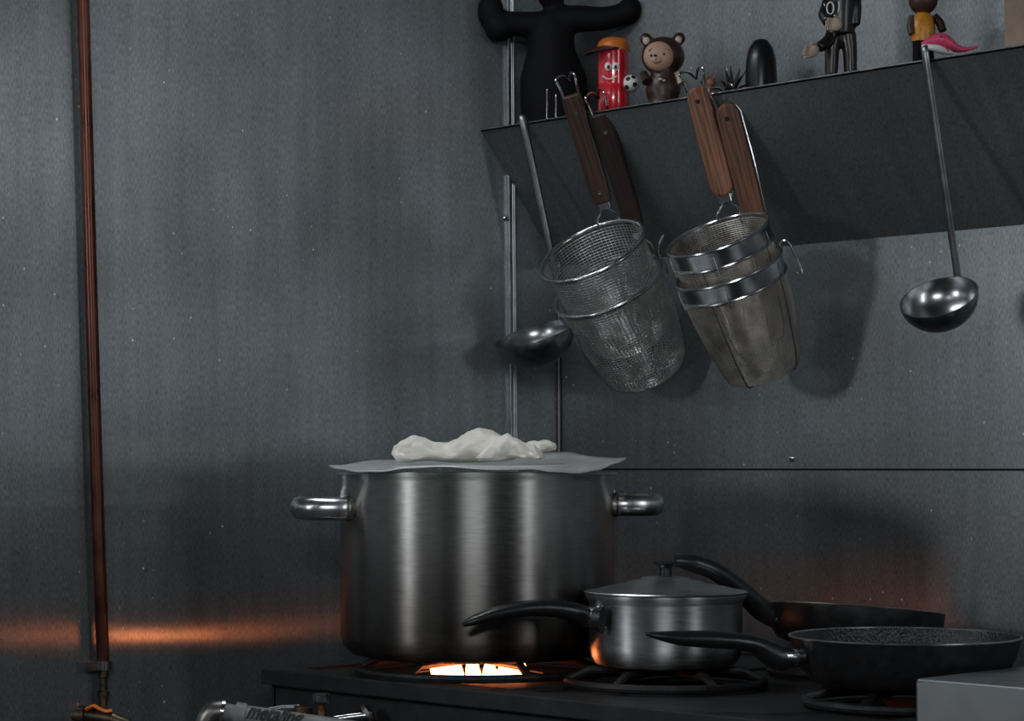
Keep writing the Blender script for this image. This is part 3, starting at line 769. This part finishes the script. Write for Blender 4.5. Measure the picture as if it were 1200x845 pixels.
    if kind == 'coarse':
        for zz in (z1 + .018, z2 - .03):
            obj('rivet', G().lathe([(0, .0010), (.0028, .0006), (.0032, -.001)], 14, Matrix.Translation((0, 3e-3 - th, zz)) @ Matrix.Rotation(PI / 2, 4, 'X')), M_CHROME, hd_)
    else:
        obj('hang_hole', G().lathe([(0, .0006), (.0034, .0004), (.0036, -.001)], 14, Matrix.Translation((-.002, 3e-3 - th, z2 - .022)) @ Matrix.Rotation(PI / 2, 4, 'X')), M_DARK, hd_)
        obj('side_wire', G().tube([Vector(p) for p in ((hw * .5, .003, z2 + .006), (hw * 1.04, .003, z2 - .016), (hw * 1.10, .003, (z1 + z2) / 2), (hw * 1.0, .003, z1 + .012), (hw * .45, .003, z1 - .004))], .0019, 8), M_RING, hd_)
    # wire double hook at the end
    for s in (-1, 1):
        pts = spline([MH @ Vector(p) for p in ((s * hw * .75, .003, z2 - .006), (s * hw * .85, .001, z2 + hook_len * .45), (s * hw * .95, -.002, z2 + hook_len * .92), (s * hw * .62, .012, z2 + hook_len * 1.02), (s * hw * .30, .034, z2 + hook_len * .86), (0, .044, z2 + hook_len * .45))], 7)
        obj('hook', G().tube(pts, .0019, 8), M_RING, t)
    if side:
        if kind == 'coarse':
            pts = spline([(Rr + .004, .004, -.03), (Rr + .006, .0, -.012), (Rr + .004, 0, .006), (Rr + .010, -.002, .022), (Rr + .022, -.004, .034)], 6)
            obj('pot_hook', G().tube(pts, .0019, 8), M_RING, t)
        else:
            pts = spline([(Rr - .002, .012, -.006), (Rr + .008, .010, .004), (Rr + .016, .008, -.004), (Rr + .020, .004, -.044), (Rr + .015, 0, -.050), (Rr + .009, -.002, -.042)], 6)
            obj('pot_hook', G().tube(pts, .0018, 8), M_RING, t)
    return t
grpA = 'coarse mesh strainers nested together'; grpB = 'fine mesh strainers nested together'
def below(t, d):
    bpy.context.view_layer.update(); return t.matrix_world @ Vector((0, 0, -d))
ta = strainer('coarse wire noodle strainer with dark riveted handle, inner one of its nested pair', 3.385, (694, 294), .0838, 27, 27, math.radians(56), .172, 'coarse', .204, M_WOODM, grpA, .031, 0, side=False, dl=9)
strainer('coarse wire noodle strainer with dark riveted handle, outer lower one of its nested pair', 0, below(ta, .062), .0868, 27, 27, math.radians(36), .172, 'coarse', .226, M_WOODD, grpA, .031, 0, off=.004, dl=8, lay=-8)
tb = strainer('fine mesh noodle strainer with reddish oval wooden handle, inner one of the banded pair', 3.185, (841, 275), .0748, 21, 19, math.radians(64), .168, 'fine', .194, M_WOODL, grpB, .036, 0, hook_len=.024, side=False, dl=5.5)
strainer('fine mesh noodle strainer with brown wooden handle, outer lower one of the banded pair', 0, below(tb, .050), .0788, 21, 19, math.radians(42), .170, 'fine', .208, M_WOODR, grpB, .036, 0, hook_len=.024, off=.004, dl=5, lay=-8)

# ------------------------------------------------------------------ toys on the shelf
def stand(px_, yk):            # frame whose origin is the shelf board at that column
    Z = dist_y(px_, yk); return Frame(px_, HOR - (SZ - ZC) * F / Z, Z)
# black figure with spread arms
f = stand(652, -.085)
t = thing('toy_figure', 'large plain black figure with outspread arms at the wall end of the shelf', 'toy figure', f.loc, TH)
g = G(); b0 = f.py
g.tube([f(650, b0, 0), f(650, 120, 0), f(648, 90, 0), f(646, 62, 0), f(646, 40, 0), f(646, 18, 0)], [(.052, .035), (.056, .040), (.054, .040), (.040, .034), (.036, .030), (.024, .024)], 20, up=(1, 0, 0))
g.tube([f(648, 30, 0), f(618, 29, -.005), f(598, 27, -.01), f(580, 27, -.012)], [.024, .021, .019, .019], 16)
g.ell(f(575, 14, -.012), (.0215, .022, .030)); g.ell(f(585, 33, -.012), (.024, .024, .022))
g.tube([f(648, 24, 0), f(680, 22, -.005), f(708, 22, -.008), f(736, 16, -.01)], [.024, .022, .019, .018], 16)
g.ell(f(738, 12, -.01), (.02, .02, .022))
g.ell(f(646, -14, 0), (.026, .028, .036))
obj('body', g, M_BLACKTOY, t, smooth=180, remesh=.004)
obj('ear', G().ell(f(634, -38, 0), (.008, .006, .012)), M_BLACKTOY, t); obj('ear', G().ell(f(658, -38, 0), (.008, .006, .012)), M_BLACKTOY, t)
# two thin rods
for px_, top_ in ((641, 104), (651.5, 111)):
    fr = stand(px_, -.155)
    o = obj('metal_skewer', G().tube([(0, 0, 0), (0, 0, (fr.py - top_) * fr.m * .9), (.0002, 0, (fr.py - top_) * fr.m)], [.0014, .0014, .0004], 8), M_CHROME)
    o.location = fr.loc; o.rotation_euler = (0, 0, TH)
    tag(o, ('taller' if px_ < 645 else 'shorter') + ' of two thin upright metal skewers before the black figure', 'skewer', 'thin skewers on the shelf')
# red tube toy
f = stand(719, -.12)
t = thing('tube_toy', 'glossy red tube toy with orange cap and a small football at its side', 'toy', f.loc, TH)
b0 = f.py; r = 18.5 * f.m; H_ = (b0 - 58) * f.m
obj('body', G().lathe([(0, 0), (r * .96, 0), (r, .002), (r, H_ * .45), (r * .985, H_ * .47), (r, H_ * .49), (r, H_), (0, H_)], 40), M_RED, t, smooth=40)
cp = obj('cap', G().lathe([(r * 1.03, H_ - .004), (r * 1.04, H_ + .003), (r * .98, H_ + .010), (r * .75, H_ + .0155), (r * .3, H_ + .018), (0, H_ + .0182)], 36), M_CAP, t, smooth=60)
obj('visor', G().lathe([(r * .6, H_ - .005), (r * 1.3, H_ - .006), (r * 1.32, H_ - .004), (r * .6, H_ + .003)], 20, Matrix.Translation((-.003, -.006, 0)) @ Matrix.Rotation(-.12, 4, 'Y'), a0=PI * .95, a1=PI * 1.75), M_CAPD, cp)
for ex in (712.5, 721):
    e = obj('eye', G().ell(f(ex, 78, -r * .97), (.0052, .003, .0068)), M_WHITE, t)
    obj('pupil', G().ell(f(ex + .4, 78.5, -r * .97 - .003), (.0022, .0012, .0032), 12, 8), M_INK, e)
obj('mouth', G().tube(spline([f(706, 89, -r * .82), f(712, 92.5, -r * 1.0), f(718, 91.5, -r * 1.01), f(723, 89, -r * .97)], 5), [(.0010, .0008)] * 16, 8), M_WHITE, t)
bl = obj('ball', G().ell(f(739, 98, -.012), .0135, 24, 16), M_WHITE, t)
bc = f(739, 98, -.012)
for d in ((-.35, -.85, .42), (.45, -.86, -.25), (-.5, -.7, -.55), (.3, -.72, .65)):
    d = Vector(d).normalized()
    g = G().lathe([(0, .0003), (.0042, .0000), (.0044, -.001)], 5, Matrix.Translation(bc + d * .0134) @ d.to_track_quat('Z', 'Y').to_matrix().to_4x4())
    obj('ball_patch', g, M_INK if d.x < .35 or d.z < 0 else M_RED, bl, smooth=0)
# brown bear toy
f = stand(776, -.105)
t = thing('bear_toy', 'dark brown bear toy with round tan face standing on the shelf', 'toy', f.loc, TH)
b0 = f.py
g = G().ell(f(777, 66, .002), (.0335, .028, .030)); g.ell(f(777, 104, .0), (.027, .022, .030)); g.tube([f(777, 80, 0), f(777, b0 - 2, 0)], [.018, .023], 14); g.ell(f(764, b0 - 4.5, -.006), (.013, .016, .008)); g.ell(f(791, b0 - 4.5, -.006), (.013, .016, .008))
g.ell(f(757, 46, .004), (.010, .007, .010)); g.ell(f(796, 45, .004), (.010, .007, .010))
obj('body', g, M_BROWN, t, smooth=180, remesh=.0022)
M = Matrix.Translation(f(772, 66, -.0185))
fc = obj('face', G().ell((0, 0, 0), (.0232, .0125, .0225), 32, 18, M), M_FACE, t)
obj('muzzle', G().ell(f(769.5, 70, -.0285), (.0085, .0045, .006)), M_FACE, fc)
for q, w in ((763, 65), (778, 63.5)): obj('eye', G().ell(f(q, w, -.0300), (.0019, .0016, .0021), 10, 8), M_INK, fc)
obj('nose', G().ell(f(768, 65, -.0325), (.0026, .0018, .0018), 10, 8), M_INK, fc)
obj('mouth', G().tube([f(768.5, 67, -.0334), f(768.5, 71, -.0334)], .0005, 6), M_INK, fc)
obj('brow', G().tube([f(760, 60, -.0285), f(764, 57, -.028)], .0006, 6), M_BROWN, fc); obj('brow', G().tube([f(779, 57, -.028), f(784, 59, -.0275)], .0006, 6), M_BROWN, fc)
obj('inner_ear', G().ell(f(757.5, 48, -.0035), (.0055, .003, .006)), M_EARIN, t); obj('inner_ear', G().ell(f(795, 47, -.0035), (.0055, .003, .006)), M_EARIN, t)
obj('arm', G().tube([f(754, 86, -.006), f(758, 96, -.016)], [.006, .0075], 12), M_BROWN, t); obj('arm', G().tube([f(793, 86, -.004), f(799, 98, -.010)], [.006, .0065], 12), M_EARIN, t, label='pale paw of the bear toy')
obj('bow', G().ell(f(774, 93, -.0235), (.004, .0025, .0022), 12, 8).ell(f(778, 94.5, -.0225), (.003, .002, .002), 12, 8), M_EARIN, t)
# small brown toy behind the reddish handle
f = stand(833, -.13)
t = thing('clay_animal', 'tiny brown clay animal half hidden behind the reddish strainer handle', 'toy', f.loc, TH)
obj('body', G().ell(f(832, f.py - 8, 0), (.010, .010, .0105)).ell(f(833, f.py - 21, -.001), (.0078, .008, .0075)), M_CLAY, t, smooth=180, remesh=.0016)
obj('ear', G().ell(f(829, f.py - 28, 0), (.0025, .002, .003), 10, 8), M_CLAY, t); obj('ear', G().ell(f(837.5, f.py - 28, 0), (.0025, .002, .003), 10, 8), M_CLAY, t)
# dark spiky plant
f = stand(858, -.10)
t = thing('plastic_plant', 'small dark spiky plastic plant between the bear and the dome toy', 'plant', f.loc, TH)
obj('pot', G().lathe([(0, 0), (.009, 0), (.011, .012), (.009, .012), (0, .010)], 16), M_BLACKTOY, t)
rnd = random.Random(4)
for k in range(26):
    a = rnd.random() * 2 * PI; e = .35 + rnd.random() * 1.1; ln = .022 + .022 * rnd.random()
    d = Vector((math.cos(a) * math.cos(e), math.sin(a) * math.cos(e), math.sin(e)))
    p0 = Vector((0, 0, .011))
    obj('leaf', G().tube([p0, p0 + d * ln * .5 + Vector((0, 0, .002)), p0 + d * ln], [(.0008, .0022), (.001, .0034), (.0002, .0004)], 6), M_LEAF, t)
# dark dome toy
f = stand(892, -.075)
t = thing('dome_toy', 'dark plain dome-shaped toy standing near the shelf wall', 'toy', f.loc, TH)
hh = (f.py - 45) * f.m; r = 18.5 * f.m
obj('body', G().lathe([(0, 0), (r * .95, 0), (r * 1.02, .01), (r, hh * .45), (r * .96, hh * .65), (r * .80, hh * .84), (r * .45, hh * .965), (0, hh)], 36), M_BLACKGLOSS, t, smooth=60)
obj('base_ring', G().lathe([(r * 1.03, .002), (r * 1.06, .004), (r * 1.03, .007)], 36), M_BLACKTOY, t)
# dark player figure
f = stand(984, -.115)
t = thing('player_figure', 'black player figure with pale hands and a white number on its shirt', 'toy figure', f.loc, TH)
b0 = f.py
g = G().tube([f(985, 42, 0), f(985, 20, 0), f(985, 0, 0), f(985, -22, 0), f(985, -32, 0)], [(.020, .018), (.022, .020), (.0245, .021), (.024, .019), (.010, .010)], 20, up=(1, 0, 0))
g.tube([f(972, 0, -.004), f(966, 18, -.012), f(972, 26, -.022)], .0095, 12)
g.tube([f(1000, -16, 0), f(1002, 10, -.004), f(1001, 30, -.006)], [.010, .010, .009], 12)
g.tube([f(977, 40, 0), f(969, 50, -.012), f(959, 56, -.022)], [.010, .009, .008], 12)
obj('torso', g, M_BLACKGLOSS, t, smooth=180, remesh=.0022)
g = G().tube([f(977, 38, 0), f(975, 60, 0), f(974, b0 - 2, 0)], [.0125, .0105, .009], 14).tube([f(993, 38, 0), f(996, 60, 0), f(997, b0 - 2, 0)], [.0125, .0105, .009], 14)
g.ell(f(973, b0 - 3.2, -.006), (.009, .015, .006)).ell(f(998, b0 - 3.2, -.006), (.009, .015, .006))
obj('legs', g, M_LEG, t, smooth=180, remesh=.0020)
obj('head', G().ell(f(985, -52, 0), (.019, .02, .024)).tube([f(985, -38, 0), f(985, -24, 0)], .009, 12), M_LEG, t, smooth=180, remesh=.002)
def hand(pal, fdir, up_, name='hand', s=1.0):
    fdir = Vector(fdir).normalized(); up_ = Vector(up_).normalized(); sd = fdir.cross(up_)
    g = G().ell(pal, .0001, 4, 3)
    Mh = Matrix.Translation(pal) @ Matrix((tuple(fdir) + (0,), tuple(sd) + (0,), tuple(up_) + (0,), (0, 0, 0, 1))).transposed()
    g = G().ell((0, 0, 0), (.0085 * s, .0048 * s, .0085 * s), 16, 10, Mh)
    for k, ln in enumerate((.011, .013, .0125, .010)):
        z = (.0062 - k * .0041) * s
        g.tube([Mh @ Vector((.003 * s, 0, z)), Mh @ Vector((.008 * s, -.001 * s, z * 1.1)), Mh @ Vector(((.003 + ln) * s, -.005 * s, z * 1.15))], [.0024 * s, .0022 * s, .0018 * s], 8)
    g.tube([Mh @ Vector((-.003 * s, 0, .006 * s)), Mh @ Vector((.001 * s, -.003 * s, .0105 * s)), Mh @ Vector((.006 * s, -.006 * s, .0115 * s))], [.0028 * s, .0024 * s, .0018 * s], 8)
    return g
obj('hand', hand(f(953, 60, -.024), (-1, -.2, -.15), (.1, -.2, 1), s=1.05), M_SKIN, t, smooth=180, remesh=.0010)
obj('hand', hand(f(980, 29, -.028), (-1, -.1, .05), (.1, -.1, 1), s=1.05), M_SKIN, t, smooth=180, remesh=.0010)
zero = [f(973 + 4 * math.cos(a), 9.5 - 7 * math.sin(a), -.0225) for a in [2 * PI * k / 24 for k in range(24)]]
obj('number', G().tube(zero, [(.0011, .0011)] * 24, 6, closed=True), M_WHITE, t)
obj('number', G().tube([f(982, 15, -.0222), f(983.5, 8, -.0225), f(983, 2, -.0225)], .0008, 6), M_WHITE, t)
obj('number', G().tube(spline([f(965.5, 4, -.0155), f(967.3, 9, -.0165), f(966.3, 16, -.0155)], 4), .0008, 6), M_WHITE, t)
# figure in amber shirt
f = stand(1080, -.105)
t = thing('shirt_figure', 'small brown-headed figure in a shiny amber shirt behind the pink toy', 'toy figure', f.loc, TH)
b0 = f.py
obj('shirt', G().tube([f(1082, 49, 0), f(1082, 34, 0), f(1081, 20, 0), f(1081, 14, 0)], [(.0165, .014), (.0165, .015), (.0145, .013), (.007, .007)], 18, up=(1, 0, 0)), M_YEL, t, smooth=60)
obj('head', G().ell(f(1082, 0, 0), (.020, .02, .020)), M_HEAD, t)
g = G().tube([f(1076, 47, 0), f(1075, b0 - 2, 0)], [.0075, .0065], 12).tube([f(1088, 47, 0), f(1089, b0 - 2, 0)], [.0075, .0065], 12)
obj('legs', g, M_BLACKTOY, t)
for q in (1072, 1089): obj('shoe', G().ell(f(q, b0 - 2.6, -.006), (.0065, .011, .0034)), M_WHITE, t)
obj('arm', G().tube([f(1094, 20, 0), f(1101, 26, .002), f(1105, 36, -.002)], [.0065, .006, .0055], 12), M_HEAD, t); obj('arm', G().tube([f(1070, 20, 0), f(1067, 30, -.003), f(1069, 40, -.006)], [.006, .0055, .005], 12), M_HEAD, t)
# pink toy
f = stand(1108, -.150)
t = thing('whale_toy', 'small pink toy with white underside lying on the shelf edge', 'toy', f.loc, TH)
sp = [(1080, 52, .002), (1088, 49, .0055), (1097, 47, .0085), (1105, 47.5, .0095), (1113, 52, .008), (1122, 57, .0052), (1132, 58, .0028), (1141, 56, .0022), (1146, 54, .0010)]
pts = spline([f(a, b, 0) for a, b, r_ in sp], 5)
obj('body', G().tube(pts, lerp_list([(r_, r_ * 1.1) for a, b, r_ in sp], len(pts)), 18), M_PINK, t, smooth=180)
pts = spline([f(1080, 54, -.003), f(1090, 55.5, -.006), (f(1100, 57.5, -.008)), f(1110, 60.5, -.006), f(1116, 62, -.004)], 5)
obj('belly', G().tube(pts, lerp_list([.0022, .0045, .0055, .004, .002], len(pts)), 12), M_WHITE, t)
obj('eye', G().ell(f(1103, 43, -.0098), (.0016, .0014, .0012), 10, 8), M_INK, t)
obj('fin', G().tube([f(1106, 54, -.008), f(1112, 60, -.010)], [(.002, .004), (.0008, .002)], 10), M_PINK, t)
# worn box at the far end
f = stand(1182, -.10)
t = thing('storage_box', 'tall stained beige cardboard box at the bare end of the shelf', 'box', f.loc, 0)
obj('carton', G().box((.012, -.03, 0), (.18, .04, .17)), M_BEIGE, t, smooth=0, bevel=.002)
obj('lid_flap', G().box((.010, -.032, .17), (.182, .042, .174)), M_BEIGE, t, smooth=0)
